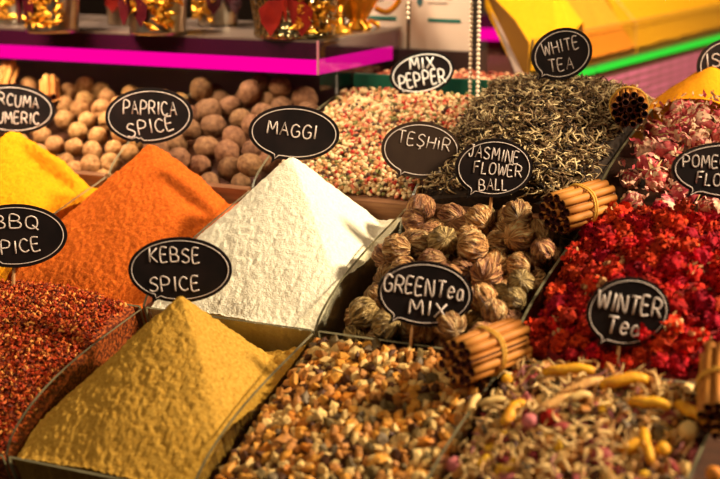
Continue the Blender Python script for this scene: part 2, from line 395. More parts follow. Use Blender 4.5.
if True:
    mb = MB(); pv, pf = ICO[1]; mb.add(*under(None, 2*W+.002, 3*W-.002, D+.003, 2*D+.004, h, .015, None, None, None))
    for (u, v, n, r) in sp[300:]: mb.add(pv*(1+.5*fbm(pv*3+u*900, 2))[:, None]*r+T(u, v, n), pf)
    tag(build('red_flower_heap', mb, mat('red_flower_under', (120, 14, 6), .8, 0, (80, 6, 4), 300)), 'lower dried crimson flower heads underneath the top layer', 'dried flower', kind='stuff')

# rose buds
def bud_mesh(seed, mats):
    mb = MB(); v, f = ICO[2]; ang = np.arctan2(v[:, 1], v[:, 0])
    s = .78*(1+.16*np.sin(ang*3+4*v[:, 2]+seed)+.2*fbm(v*2+seed*4, 2)); w = v*s[:, None]*np.array([1, 1, 1.12]); mb.add(w, f, [0 if w[q[0], 2] < .3 else (0 if random.random() < .6 else 1) for q in f])
    for k in range(13):
        t = 2*PI*k/6.5+seed; z0 = random.uniform(-.6, .3); l = random.uniform(.8, 1.2); wd = random.uniform(.35, .55); pts = []
        for a in range(5):
            for b_ in (-1, -.4, .4, 1):
                y = a/4; rr = (.82+.10*math.sin(PI*y)+.10*y*y*random.uniform(.2, 1.3))*(1 if b_ in (-.4, .4) else .96); wdt = wd*math.sin(PI*(.2+.7*y)); tt = t+b_*wdt
                zz = z0+l*y*.9-.12*abs(b_); hr = math.sqrt(max(.05, 1-min(.95, zz*zz*.7))); pts.append((rr*hr*math.cos(tt), rr*hr*math.sin(tt), zz))
        fs = [(a*4+b_, a*4+b_+1, a*4+b_+5, a*4+b_+4) for a in range(4) for b_ in range(3)]
        mb.add(pts, fs, random.choice([0, 1, 1, 2]))
    for k in range(5):
        t = 2*PI*k/5; q = [(.3*math.cos(t-.5), .3*math.sin(t-.5), -.9), (.3*math.cos(t+.5), .3*math.sin(t+.5), -.9), (1.02*math.cos(t), 1.02*math.sin(t), -.25+random.uniform(-.1, .4))]; mb.add(q, [(0, 1, 2)], 3)
    return mb.mesh('rose_bud', mats, True)
m_pk = mat('magenta_petal', (168, 46, 54), .6, 0, (206, 92, 88), 2.2, vary=.25)
m_pk2 = mat('cream_petal', (232, 196, 150), .65, 0, (216, 150, 128), 2.2, vary=.12)
m_pk3 = mat('rose_petal', (204, 100, 102), .6, 0, (232, 160, 140), 2.5, vary=.2)
m_sep = mat('sepal', (214, 184, 118), .7, vary=.15)
buds = [bud_mesh(k, [m_pk, m_pk2, m_pk3, m_sep]) for k in range(6)]
h = heap_fn(2*W, 3*W, 2*D, 3.0*D, .002, .030, .014)
sp = deposit(2*W+.003, 3*W-.002, V2, 3.0*D, h, .0082, .0112, 1.5, squash=.88, K=110)
copies('rose_bud', buds, sp, 'dried pink rosebud in the heap below the purple lattice front', 'rosebud', 'dried rosebuds', fit=1.08)
# loose cream petals and stamens lying among the buds
mb = MB()
for k in range(480):
    u = random.uniform(2*W+.006, 3*W-.006); v = random.uniform(V2+.004, 3.0*D-.004); n = float(h(np.array(u), np.array(v)))+random.uniform(-.006, .002); A = rotm(); l = random.uniform(.002, .0042); w = random.uniform(.0005, .0012)
    q = np.array([(-l, -w, 0), (-l*.3, -w*1.4, .0012), (l*.5, -w, .001), (l, 0, -.001), (l*.4, w, .0012), (-l*.4, w*1.3, 0)])@A.T+T(u, v, n)
    mb.add(q, [(0, 1, 4, 5), (1, 2, 3, 4)], random.choice([0, 0, 0, 1, 2]))
tag(build('loose_petals', mb, [m_pk2, m_pk3, m_pk]), 'loose cream and pink petals strewn among the rosebuds', 'petals', kind='stuff')

# ------------------------------------------------------------------ uncountable fills: one object each
def fill(name, label, cat, box, h, drop, bed, mats, count, make, smooth=False, dn=(-.004, .001)):
    mb = MB(); mats = [bed]+mats
    mb.add(*under(name, *box, h, drop, None, None, None))
    u0, u1, v0, v1 = box
    for k in range(count):
        u = random.uniform(u0+.003, u1-.003); v = random.uniform(v0+.003, v1-.003); n = max(float(h(np.array(u), np.array(v)))+random.uniform(*dn), FLOOR_N+.003)
        vs, fs, mi = make(); mb.add(np.asarray(vs)+T(u, v, n), fs, mi+1)
    return tag(build(name, mb, mats, smooth=smooth), label, cat, kind='stuff')
# mixed peppercorns
pc = [mat('pepper_'+n, c, .6) for n, c in (('cream', (226, 194, 142)), ('tan', (188, 136, 84)), ('red', (176, 50, 34)), ('pink', (214, 120, 86)), ('green', (120, 112, 58)), ('dark', (74, 46, 32)))]
def mk_pep():
    r = random.uniform(.0016, .0022); v, f = ICO[1]; return v*r, f, random.choices(range(6), (34, 27, 11, 8, 10, 10))[0]
bx = (.004, W-.004, V2, 3.01*D); h = heap_fn(0, W, 2*D, 3.02*D, -.003, .010, .004)
fill('mixed_peppercorns', 'cream red and green mixed peppercorns in the compartment behind the white powder', 'peppercorns', bx, h, .003, mat('pepper_bed', (120, 74, 46), .8, 0, (70, 40, 26), 300), pc, 5200, mk_pep, True, (-.003, .0015))
# white tea leaves
wt = [mat('tea_'+n, c, .65) for n, c in (('straw', (208, 180, 130)), ('khaki', (132, 102, 68)), ('brown', (88, 64, 42)), ('dark', (44, 34, 28)))]
def curl(l, w, bend, seg=6):
    A = rotm(); t = np.linspace(-.5, .5, seg); ph = random.uniform(0, 6); p = np.stack([t*l, bend*np.cos(t*PI*1.3), bend*.6*np.sin(t*5+ph)], 1)
    tmp = MB().tube(p, w*(1-(2*t)**2*.75), 4, caps=False); return np.concatenate(tmp.v)@A.T, tmp.f
def mk_tea():
    v, f = curl(random.uniform(.008, .016), random.uniform(.0006, .0011), random.uniform(.0008, .004)); v = v*np.array([1, 1, .7]); return v, f, random.choices(range(4), (36, 28, 20, 16))[0]
bx = (W+.004, 2*W-.004, V2, 3.02*D); h = heap_fn(W, 2*W, 2*D, 3.04*D, -.002, .040, .014)
fill('white_tea_leaves', 'curled grey-brown tea leaves heaped beneath the WHITE TEA sign', 'tea leaves', bx, h, .005, mat('tea_bed', (58, 44, 32), .9, 0, (40, 30, 24), 300), wt, 4200, mk_tea, False, (-.005, .003))
# barbecue spice flakes
bb = [mat('flake_'+n, c, .6) for n, c in (('red', (170, 54, 18)), ('rust', (200, 90, 32)), ('brown', (116, 40, 14)), ('amber', (232, 150, 70)), ('dark', (80, 26, 10)))]
def mk_flake():
    l = random.uniform(.0011, .0024); A = rotm(); q = np.array([(-1, -.5, 0), (1, -.4, .1), (.7, .6, -.1), (-.8, .5, .15), (0, .1, .55), (.1, 0, -.45)])*rng.uniform(.6, 1.2, (6, 1))*l
    return q@A.T, [(0, 1, 4), (1, 2, 4), (2, 3, 4), (3, 0, 4), (1, 0, 5), (2, 1, 5), (3, 2, 5), (0, 3, 5)], random.choices(range(5), (34, 24, 20, 12, 10))[0]
bx = (-W+.004, -.004, .004, D-.006); h = heap_fn(-W, 0, 0, D, -.010, .034, .004)
fill('spice_flakes', 'coarse rust-red spice flakes heaped in front of the BBQ SPICE sign', 'spice', bx, h, .003, mat('flake_bed', (84, 30, 12), .9, 0, (176, 84, 34), 420, lo=.42, hi=.62), bb, 9500, mk_flake, False, (-.003, .002))

# ------------------------------------------------------------------ tea mixes: irregular chips, the nearest as things of their own
def chip_mesh(seed, m):
    v, f = ICO[0]; w = v*rng.uniform(.75, 1.35, (12, 1))*np.array([1.25, .95, .65]); return MB().add(w, f).mesh('tea_chip', [m], False)
CH = dict(cream=(234, 190, 114), tan=(190, 124, 56), amber=(220, 150, 56), orange=(214, 128, 38), olive=(116, 92, 50), dark=(82, 46, 20), burgundy=(120, 34, 34), grey=(126, 104, 76), yellow=(232, 178, 38), pink=(206, 112, 110), rose=(156, 62, 56))
CM = {k: mat('chip_'+k, c, .6, 0, tuple(x*.78 for x in c), 1.3) for k, c in CH.items()}
def mix(name, word, u0, u1, v0, v1, h, rmin, rmax, weights, group, place, extra=None):
    cols = list(weights); wts = [weights[c] for c in cols]
    sp = deposit(u0, u1, v0, v1, h, rmin, rmax, 1.5, K=70, squash=.7)
    # the pieces that lie on top and nearest the front glass are things of their own
    score = sorted(range(len(sp)), key=lambda k: 20*max(float(h(np.array(sp[k][0]), np.array(sp[k][1])))-sp[k][2]-.004, 0)+.35*(sp[k][1]-v0)-2*sp[k][3])
    own = set(score[:300]); ms = {c: [chip_mesh(k*13+j, CM[c]) for j in range(3)] for k, c in enumerate(cols)}
    mb = MB(); bed = CM['dark']; mats = [bed]+[CM[c] for c in cols]; mb.add(*under(name, u0, u1, v0, v1, h, .007, None, None, None))
    for k, (u, v, n, r) in enumerate(sp):
        c = random.choices(cols, wts)[0]
        if k in own:
            o = bpy.data.objects.new(name+'_chip', random.choice(ms[c])); o.location = Vector(T(u, v, n)); s = r*1.12; o.scale = (s, s*random.uniform(.8, 1.1), s); o.rotation_euler = Euler(rng.uniform(0, 6.28, 3)); COL.objects.link(o)
            tag(o, f'{word[c]} in the {place}', 'tea ingredient', f'{c} {group}')
        else:
            vv, ff = ICO[0]; w = vv*rng.uniform(.75, 1.35, (12, 1))*np.array([1.25, .95, .65])*r*1.15; mb.add(w@rotm().T+T(u, v, n), ff, 1+cols.index(c))
    if extra: extra(mb, len(mats))
    tag(build(name, mb, mats+(EX if extra else [])), f'small mixed dried chips filling the rest of the {place}', 'tea mix', kind='stuff')
words = dict(cream='cream-coloured dried chip', tan='light tan dried chip', amber='amber dried chip', orange='orange dried chip', olive='olive-brown leaf chip', dark='dark brown dried chip', burgundy='burgundy dried chip', grey='greyish leaf chip', yellow='yellow dried chip', pink='pink dried petal chip', rose='dull rose-red dried chip')
h = heap_fn(W, 2*W, 0, D, -.003, .010, .003)
mix('green_tea_mix', words, W+.0015, 2*W-.0015, .003, D-.005, h, .0024, .0044, dict(cream=30, tan=24, amber=18, orange=4, olive=9, dark=12, grey=3), 'chips of the green tea mix', 'coarse blend below the GREENTea MIX sign')
EX = [mat('straw_curl', (218, 180, 116), .7), mat('pale_twig', (186, 138, 80), .7), mat('mauve_curl', (130, 74, 68), .7)]
hw = heap_fn(2*W, 3*W, 0, D, -.010, .024, .004)
def curls(mb, o):
    for k in range(520):
        u = random.uniform(2*W+.008, 3*W-.008); v = random.uniform(.01, D-.012); n = float(hw(np.array(u), np.array(v)))+random.uniform(-.003, .003)
        vs, fs = curl(random.uniform(.007, .017), random.uniform(.0005, .0012), random.uniform(.001, .004)); mb.add(vs+T(u, v, n), fs, o+random.choices(range(3), (5, 3, 1))[0])
mix('winter_tea_mix', words, 2*W+.003, 3*W-.003, .004, D-.006, hw, .0026, .0048, dict(cream=30, tan=24, yellow=6, dark=13, burgundy=6, grey=6, rose=8, olive=8, pink=4), 'chips of the winter tea mix', 'loose blend below the WINTER Tea sign', curls)
# larger pieces lying on the winter tea: yellow pods, a red berry, pink buds, cream curls
m_pod = mat('yellow_pod', (226, 166, 34), .55, 0, (198, 124, 30), 200, .4, 300); m_pod2 = mat('pale_pod', (216, 168, 96), .6, 0, (188, 130, 70), 200)
def pod(a, b, r, m, name, label, n=.02, group=None, cat='pod'):
    P, Q = at(*a, n=n), at(*b, n=n); t = np.linspace(0, 1, 9)[:, None]; mid = np.array([0, .0, .002]); pth = P+(Q-P)*t+mid*np.sin(PI*t)+.0005*np.stack([np.sin(t[:, 0]*9), np.cos(t[:, 0]*7), np.sin(t[:, 0]*11)], 1)
    tt = t[:, 0]; rad = r*(.45+.55*np.sin(PI*np.clip(tt*.9+.05, 0, 1))**.5)*(1+.05*np.sin(tt*23))
    return tag(build(name, MB().tube(pth, rad, 8), m, smooth=True), label, cat, group)
pod((543, 373), (594, 371), .0038, m_pod, 'yellow_pod', 'long yellow pod left of the WINTER TEA sign stick')
pod((600, 386), (647, 379), .0042, m_pod, 'yellow_pod', 'thick yellow pod just below the WINTER TEA sign stick')
pod((628, 403), (670, 407), .0038, m_pod, 'yellow_pod', 'straight yellow pod in the middle of the winter tea')
pod((676, 405), (705, 422), .004, m_pod, 'yellow_pod', 'short yellow pod nearest the cinnamon at the right edge', .018)
pod((503, 425), (522, 402), .0042, m_pod, 'yellow_pod', 'slanting yellow pod at the left side of the winter tea', .014)
pod((621, 452), (646, 446), .0044, m_pod, 'yellow_pod', 'yellow pod lying crosswise low in the winter tea', .014)
pod((642, 430), (650, 462), .0034, m_pod, 'yellow_pod', 'upright yellow pod crossing another low in the winter tea', .016)
pod((536, 412), (575, 398), .0036, m_pod2, 'pale_pod', 'tan pod left of the centre of the winter tea', .018)
pod((556, 398), (605, 380), .0034, m_pod2, 'pale_pod', 'slender tan pod slanting below the long yellow pod', .018)
pod((566, 402), (590, 396), .003, CM['cream'], 'cream_curl', 'cream dried curl beside the slender tan pod', .02, cat='dried peel')
pod((468, 420), (478, 395), .003, CM['cream'], 'cream_curl', 'cream dried curl near the divider below the cinnamon', .006, cat='dried peel')
pod((480, 405), (508, 402), .003, CM['cream'], 'cream_curl', 'cream dried curl between cinnamon and slanting yellow pod', .012, cat='dried peel')
def blob(px, r, m, name, label, cat, n=.018):
    v, f = ICO[2]; P = at(*px, n=n); return tag(build(name, MB().add(v*(1+.25*fbm(v*2+px[0], 2))[:, None]*r+P, f), m, smooth=True), label, cat)
blob((550, 419), .0062, m_red, 'red_berry', 'shiny dark red berry in the winter tea', 'berry'); blob((530, 422), .0052, CM['pink'], 'pink_bud', 'pink bud beside the red berry in the winter tea', 'bud')
blob((507, 379), .0035, m_pod, 'yellow_berry', 'small round yellow berry just right of the front cinnamon bundle', 'berry', .014); blob((663, 449), .0042, m_pod, 'yellow_berry', 'round yellow berry beside the crossed yellow pods', 'berry', .016)
blob((455, 465), .0055, CM['pink'], 'pink_bud', 'pink bud by the glass between the two tea mixes', 'bud', .0); blob((602, 457), .0068, CM['rose'], 'rose_piece', 'dull red rose piece low in the winter tea', 'bud', .014)
blob((688, 430), .006, CM['cream'], 'cream_lump', 'cream lump near the cinnamon at the right edge', 'dried fruit', .014); blob((714, 474), .005, CM['orange'], 'orange_lump', 'orange lump at the lower right corner', 'dried fruit', .012)

# ------------------------------------------------------------------ cinnamon bundles
m_cin = mat('cinnamon_bark', (196, 128, 52), .6, 0, (168, 100, 36), 90, .3, 200, stretch=(1, 1, .15)); m_cin2 = mat('cinnamon_inside', (48, 14, 10), .85, 0, (70, 24, 16), 300); m_twine = mat('twine', (222, 170, 70), .7)
m_cinb = mat('pale_cinnamon_bark', (196, 120, 52), .6, 0, (222, 156, 82), 90, stretch=(1, 1, .15))
def stick_mb(L_, R, seed):
    """quill rolled from both edges; local z axis"""
    random.seed(seed); th = np.linspace(.35, 2*PI-.35+.2, 13); mb = MB(); sec = []
    outer = [(R*math.cos(t), R*math.sin(t)) for t in th]; inner = [(R*.7*math.cos(t), R*.7*math.sin(t)) for t in th]; n = len(th); wob = [random.uniform(-.06, .06)*R for _ in range(4)]
    nz = 5; vs = []
    for k in range(nz):
        z = (k/(nz-1)-.5)*L_; ox, oy = wob[k % 4], wob[(k+1) % 4]
        vs += [(x+ox, y+oy, z) for x, y in outer]+[(x+ox, y+oy, z) for x, y in inner]
    fs = []; mi = []
    for k in range(nz-1):
        a, b = k*2*n, (k+1)*2*n
        for j in range(n-1):
            fs += [(a+j, a+j+1, b+j+1, b+j), (a+n+j+1, a+n+j, b+n+j, b+n+j+1)]; mi += [0, 1]
        fs += [(a, b, b+n, a+n), (a+n-1, a+2*n-1, b+2*n-1, b+n-1)]; mi += [0, 0]
    for k in (0, nz-1):
        a = k*2*n
        for j in range(n-1): fs.append((a+j, a+n+j, a+n+j+1, a+j+1)); mi.append(1)
    mb.add(vs, fs, mi)
    # the inner curl
    sp = [(R*.5*(1-q*.12)*math.cos(q*1.1+seed), R*.5*(1-q*.12)*math.sin(q*1.1+seed)) for q in range(6)]
    vs = [(x, y, z) for z in (-L_*.495, L_*.495) for x, y in sp]; mb.add(vs, [(j, j+1, 7+j, 6+j) for j in range(5)], 1)
    return mb
def bundle(loc, direction, L_, R, rings, label, bark, twine=True, group='cinnamon bundles'):
    root = empty('cinnamon_bundle', loc, label, 'cinnamon', group); A = axes_to(direction); root.rotation_euler = Matrix(A.tolist()).to_euler()
    pos = [(0, 0)]+[(2*R*1.02*math.cos(k*PI/3), 2*R*1.02*math.sin(k*PI/3)) for k in range(6)]
    if rings > 1: pos += [(3.75*R*math.cos(k*PI/6+.26), 3.75*R*math.sin(k*PI/6+.26)) for k in range(12)]
    for k, (x, y) in enumerate(pos):
        mb = stick_mb(L_*random.uniform(.92, 1.06), R*random.uniform(.9, 1.0), k+int(loc[0]*1000)); a = random.uniform(0, 6.28); v = np.concatenate(mb.v); ca, sa = math.cos(a), math.sin(a)
        mb.v = [np.stack([v[:, 0]*ca-v[:, 1]*sa+x, v[:, 0]*sa+v[:, 1]*ca+y, v[:, 2]+random.uniform(-.04, .04)*L_], 1)]
        link('cinnamon_stick', mb.mesh('cinnamon_stick', [bark, m_cin2], True), root)
    if twine:
        rr = R*(4.85 if rings > 1 else 3.05); mb = MB()
        for dz in (-.0012, .0012): mb.tube([(rr*math.cos(t)*(1+.015*math.sin(6*t)), rr*math.sin(t)*(1+.015*math.sin(6*t)), dz+.0006*math.sin(3*t)) for t in np.linspace(0, 2*PI, 30)[:-1]], .0008, 5, closed=True)
        link('twine', mb.mesh('twine', [m_twine], True), root)
    return root
random.seed(5)
def tdir(u, v, n=0): return T(u, v, n)-T(0, 0, 0)
bundle(at(487, 351, n=.022), tdir(.024, .056, -.016), .056, .0034, 2, 'tan cinnamon bundle with dark ends between the two tea mixes and tea balls', m_cin)
bundle(at(580, 206, n=.026), tdir(.026, .056, -.016), .054, .0034, 2, 'tan cinnamon bundle with dark ends between tea balls and white tea leaves', m_cin)
bundle(at(629, 106, n=.036), FV+RV*.16+UV*.10+np.array([0, 0, .12]), .05, .0032, 2, 'cinnamon bundle seen end-on above the rosebuds beside the white tea leaves', m_cin)
bundle(at(724, 388, n=.022), tdir(-.012, .058, .004), .055, .0034, 2, 'cinnamon bundle cut off by the right edge beside the winter tea', m_cin)
bundle(at(50, 92, n=.012), tdir(-.03, .045, .01), .038, .0034, 1, 'orange-brown cinnamon roll bundle on the pale nuts, right of the CURCUMA sign', m_cinb, False)
bundle(at(6, 80, n=.014), tdir(-.02, .05, .01), .042, .0034, 1, 'orange-brown cinnamon roll bundle at the upper left edge above the CURCUMA sign', m_cinb, False)
# ------------------------------------------------------------------ chalkboard signs
GL = {'A': [[(0, 0), (.5, 1), (1, 0)], [(.2, .38), (.8, .38)]], 'B': [[(0, 0), (0, 1), (.65, .96), (.8, .76), (.6, .56), (0, .53)], [(.55, .55), (.95, .36), (.8, .06), (0, 0)]],
 'C': [[(.95, .82), (.6, 1), (.2, .86), (0, .5), (.2, .12), (.6, 0), (.97, .14)]], 'D': [[(0, 0), (0, 1), (.6, .92), (.95, .5), (.6, .06), (0, 0)]],
 'E': [[(.9, 1), (0, .97), (0, 0), (.95, .03)], [(0, .52), (.75, .53)]], 'F': [[(.95, 1), (0, .95), (0, 0)], [(0, .52), (.75, .55)]],
 'G': [[(.95, .84), (.55, 1), (.15, .85), (0, .45), (.2, .08), (.6, 0), (.95, .15), (.97, .45), (.58, .45)]], 'H': [[(0, 0), (0, 1)], [(.95, 0), (.95, 1)], [(0, .5), (.95, .53)]],
 'I': [[(.5, 0), (.5, 1)]], 'J': [[(.75, 1), (.75, .25), (.5, 0), (.15, .04), (0, .25)], [(.3, 1), (1, 1)]], 'K': [[(0, 0), (0, 1)], [(.9, 1), (.05, .48), (.95, 0)]], 'L': [[(0, 1), (0, 0), (.9, .03)]],
 'M': [[(0, 0), (.12, 1), (.5, .35), (.88, 1), (1, 0)]], 'N': [[(0, 0), (.05, 1), (.92, 0), (.97, 1)]], 'O': [[(.5, 1), (.12, .85), (0, .5), (.12, .12), (.5, 0), (.88, .14), (1, .5), (.88, .86), (.5, 1)]],
 'P': [[(0, 0), (0, 1), (.7, .96), (.92, .74), (.7, .48), (0, .45)]], 'Q': [[(.5, 1), (.12, .85), (0, .5), (.12, .12), (.5, 0), (.88, .14), (1, .5), (.88, .86), (.5, 1)], [(.55, .3), (1.05, -.08)]],
 'R': [[(0, 0), (0, 1), (.7, .96), (.9, .76), (.7, .5), (0, .46)], [(.4, .48), (.98, 0)]], 'S': [[(.9, .86), (.55, 1), (.15, .88), (.1, .66), (.5, .52), (.88, .34), (.82, .1), (.4, 0), (0, .12)]],
 'T': [[(0, 1), (1, .98)], [(.5, 1), (.5, 0)]], 'U': [[(0, 1), (.03, .3), (.3, 0), (.68, .04), (.92, .35), (.95, 1)]], 'W': [[(0, 1), (.22, 0), (.5, .75), (.76, 0), (1, 1)]], 'X': [[(0, 0), (.95, 1)], [(0, 1), (1, 0)]],
 'Ş': [[(.9, .86), (.55, 1), (.15, .88), (.1, .66), (.5, .52), (.88, .34), (.82, .1), (.4, 0), (0, .12)], [(.45, 0), (.6, -.16), (.35, -.26)]], 'İ': [[(.5, 0), (.5, .74)], [(.47, .98), (.53, 1.0)]],
 'e': [[(.05, .34), (.85, .38), (.75, .58), (.4, .66), (.08, .45), (.1, .12), (.45, 0), (.85, .12)]], 'a': [[(.85, .55), (.5, .66), (.12, .5), (.08, .15), (.4, 0), (.75, .15), (.85, .6), (.92, .0)]], 'i': [[(.5, 0), (.5, .62)], [(.47, .84), (.53, .86)]]}
WID = {'I': .3, 'İ': .3, 'i': .3, 'J': .75, 'M': 1.2, 'W': 1.25, 'L': .8, 'E': .85, 'F': .85, 'e': .8, 'a': .8}
def text_strokes(txt, cx, cy, wd, ht, rot, jit=.05):
    adv = []; x = 0
    for ch in txt:
        if ch == ' ': x += .7; adv.append(None); continue
        w = WID.get(ch, 1.); adv.append((x, w)); x += w+.38
    x -= .38; s = wd/x; ca, sa = math.cos(rot), math.sin(rot); res = []
    for ch, a in zip(txt, adv):
        if a is None: continue
        dy = random.uniform(-jit, jit)*ht; sc = random.uniform(1-jit, 1+jit); sk = random.uniform(-.06, .06)
        for st in GL[ch]:
            q = []
            for px, py in st:
                X = (a[0]+px*a[1]-x/2)*s+sk*py*ht; Y = (py*sc-.5)*ht+dy; q.append((cx+X*ca-Y*sa, cy+X*sa+Y*ca))
            res.append(q)
    return res
def smooth_path(q, k=4):
    q = np.asarray(q, float)
    if len(q) < 4: return q
    out = []
    for i in range(len(q)-1):
        p0, p1, p2, p3 = q[max(i-1, 0)], q[i], q[i+1], q[min(i+2, len(q)-1)]
        for t in np.linspace(0, 1, k, endpoint=False): out.append(.5*((2*p1)+(-p0+p2)*t+(2*p0-5*p1+4*p2-p3)*t*t+(-p0+3*p1-3*p2+p3)*t**3))
    out.append(q[-1]); return np.array(out)
def outline(a, b, rot, tail, inset=0):
    """oval with a speech-bubble tail; tail = tip (x, y), half width in radians"""
    n = 64; a2, b2 = a-inset, b-inset; cr, sr = math.cos(rot), math.sin(rot)
    tx, ty = tail[0]*cr+tail[1]*sr, -tail[0]*sr+tail[1]*cr       # tip in the oval's own axes
    tt = math.atan2(ty/b, tx/a); hw = tail[2]; pts = []
    for k in range(n+1):
        t = tt+hw+(2*PI-2*hw)*k/n; pts.append((a2*math.cos(t), b2*math.sin(t)))
    L_ = math.hypot(tx, ty); ti = (tx*(1-inset*1.6/L_), ty*(1-inset*1.6/L_)); p1, p0 = pts[-1], pts[0]
    mid = lambda p: (p[0]*.45+ti[0]*.55+(-.10*p[0]*.45), p[1]*.45+ti[1]*.55-(.08*p[1]))
    pts += [mid(p1), ti, mid(p0)]
    return [(x*cr-y*sr, x*sr+y*cr) for x, y in pts]
def sign(label, c, dep, wpx, hpx, rot, tail, lines, stick=None, sw=1.0, board='board', chalk='chalk', yaw=0, th=.0022, hw=.16, tilt=.10, stick_len=.06, border=.85):
    """c centre (image point), dep distance; the plate stands upright there, turned to the shopper"""
    k = dep/FPX; P = at(c[0], c[1], d=dep); q = Quaternion((0, 0, 1), yaw); rx = np.array(q@Vector(RV)); nrm = np.array(q@Vector((math.sin(YAW), -math.cos(YAW), 0)))
    nrm = nrm*math.cos(tilt)+np.array([0, 0, 1])*math.sin(tilt); upv = np.cross(nrm, rx); upv /= np.linalg.norm(upv)
    F = lambda x, y, z=0: P+rx*x*k+upv*y*k+nrm*z
    root = empty('chalkboard_sign', P-upv*hpx*k*.5, label, 'sign', 'oval chalkboard price signs')
    o2 = outline(wpx/2, hpx/2, rot, tail); n = len(o2)
    vs = [F(x, y, 0) for x, y in o2]+[F(x, y, -th) for x, y in o2]
    bd = build('board', MB().add(vs, [tuple(range(n)), tuple(range(2*n-1, n-1, -1))]+[(j, j+n, (j+1) % n+n, (j+1) % n) for j in range(n)]), M[board], root)
    o3 = outline(wpx/2, hpx/2, rot, tail, inset=3.6)
    build('border_line', MB().tube([F(x, y, .0001) for x, y in o3], border*k*.52, 5, closed=True), M[chalk], bd, True)['label'] = 'thin white oval outline'
    mb = MB()
    for (txt, x, y, w, h_, r) in lines:
        for st in text_strokes(txt, x, y, w, h_, r): mb.tube([F(a, b, .0001) for a, b in smooth_path(st)], sw*k*.66, 5)
    build('lettering', mb, M[chalk], bd, True)['label'] = 'chalk lettering reading '+' '.join(l[0] for l in lines)
    sx, sy = stick if stick else (0, -hpx*.40)
    a = F(sx, sy+hpx*.35, -th-.0013); b = F(sx-1.5, sy, -th-.0013); dd = (b-a)/np.linalg.norm(b-a); e = b+dd*stick_len
    build('stick', MB().tube([a, e], .0014, 8), M['skewer'], root, True)
    return root
R = math.radians
sign('oval chalkboard sign reading KEBSE SPICE behind the mustard powder', (180, 270), depth(AP['kebse'])+.022, 104, 66, R(0), (-28, -33, .17), [('KEBSE', -5, 15, 50, 14, R(-1)), ('SPICE', -6, -14, 50, 14, R(3))], sw=1.3)
sign('oval chalkboard sign reading PAPRICA SPICE behind the orange pyramid', (149, 116), depth(AP['paprica'])+.022, 88, 56, R(3), (-13, -28, .15), [('PAPRICA', 1, 8, 53, 13, R(-1)), ('SPICE', 1, -11, 47, 13, R(9))], sw=1.05)
sign('oval chalkboard sign reading MAGGI behind the white powder', (294, 133), depth(AP['white'])+.022, 91, 55, R(-3), (-23, -30, .14), [('MAGGI', -2, 3, 49, 13, R(-7))], sw=1.15)
sign('oval chalkboard sign reading CURCUMA TURMERIC at the left edge above the yellow powder', (12, 109), depth(AP['turmeric'])+.022, 86, 50, R(-3), (-28, -28, .15), [('CURCUMA', -1, 9, 56, 11, R(-6)), ('TUMERIC', 2, -9, 50, 11, R(-2))], sw=1.0)
P = at(22, 285, n=.022)
sign('oval chalkboard sign reading BBQ SPICE at the left edge', (14, 236), depth(P), 106, 64, R(2), (-22, -32, .15), [('BBQ', 2, 14, 44, 13, R(-2)), ('SPICE', 0, -11, 52, 13, R(6))], sw=1.25, stick_len=.05)
P = at(411, 352, n=.004)
sign('oval chalkboard sign reading GREENTea MIX above the coarse tea blend', (425, 294), depth(P)+.004, 96, 66, R(-4), (-37, -31, .13), [('GREENTea', -1, 7, 80, 17, R(-7)), ('MIX', 3, -15, 37, 14, R(-5))], stick=(-11, -33), sw=1.55, stick_len=.03)
P = at(619, 368, n=.006)
sign('rounded chalkboard sign reading WINTER Tea in front of the red flowers', (628, 312), depth(P)+.004, 84, 70, R(8), (-30, -36, .13), [('WINTER', 2, 8, 64, 18, R(-10)), ('Tea', -4, -14, 33, 17, R(-9))], stick=(-6, -37), sw=1.7, stick_len=.03)
P = at(425, 183, n=.008)
sign('glossy chalkboard sign reading TEŞHİR in front of the peppercorns', (421, 150), depth(P)-.004, 80, 57, R(-4), (-24, -29, .14), [('TEŞHİR', 3, 9, 53, 12, R(-10))], sw=.9, board='board_gloss', stick_len=.03)
P = at(492, 203, n=.022)
sign('chalkboard sign reading JASMINE FLOWER BALL between tea balls and white tea', (494, 168), depth(P)-.006, 78, 59, R(1), (-27, -31, .13), [('JASMINE', 0, 14, 50, 12, R(-9)), ('FLOWER', 4, -1, 48, 12, R(-6)), ('BALL', -1, -17, 28, 11, R(0))], sw=1.1, stick_len=.03)
P = at(545, 90, n=.04)
sign('tilted chalkboard sign reading WHITE TEA on top of the tea leaves', (562, 54), depth(P)-.004, 62, 51, R(20), (-24, -27, .14), [('WHITE', -2, 8, 36, 12, R(13)), ('TEA', -1, -10, 24, 12, R(8))], sw=.9, stick_len=.04, stick=(-12, -22))
P = at(413, 98, n=.007)
SIGN_MIX_D = depth(P)
sign('chalkboard sign reading MIX PEPPER in front of the green board', (422, 73), SIGN_MIX_D, 66, 43, R(13), (-23, -23, .14), [('MIX', 0, 10, 24, 11, R(2)), ('PEPPER', 0, -6, 46, 13, R(9))], sw=1.25, chalk='chalk_white', stick=(-7, -20), stick_len=.03, border=1.1)
P = at(690, 203, n=.034)
sign('chalkboard sign reading POMEGRANATE FLOWER between red flowers and rosebuds at the right edge', (732, 171), depth(P)-.004, 121, 58, R(-3), (-46, -27, .12), [('POMEGRANATE', 0, 9, 98, 12, R(-1)), ('FLOWER', -8, -10, 54, 12, R(-7))], sw=1.0, stick_len=.04)
sign('chalkboard sign reading ISOT in the orange-yellow powder at the upper right edge', (731, 66), 1.30, 68, 56, R(0), (-20, -27, .14), [('ISOT', -6, 7, 38, 13, R(4))], sw=.9, stick_len=.06)

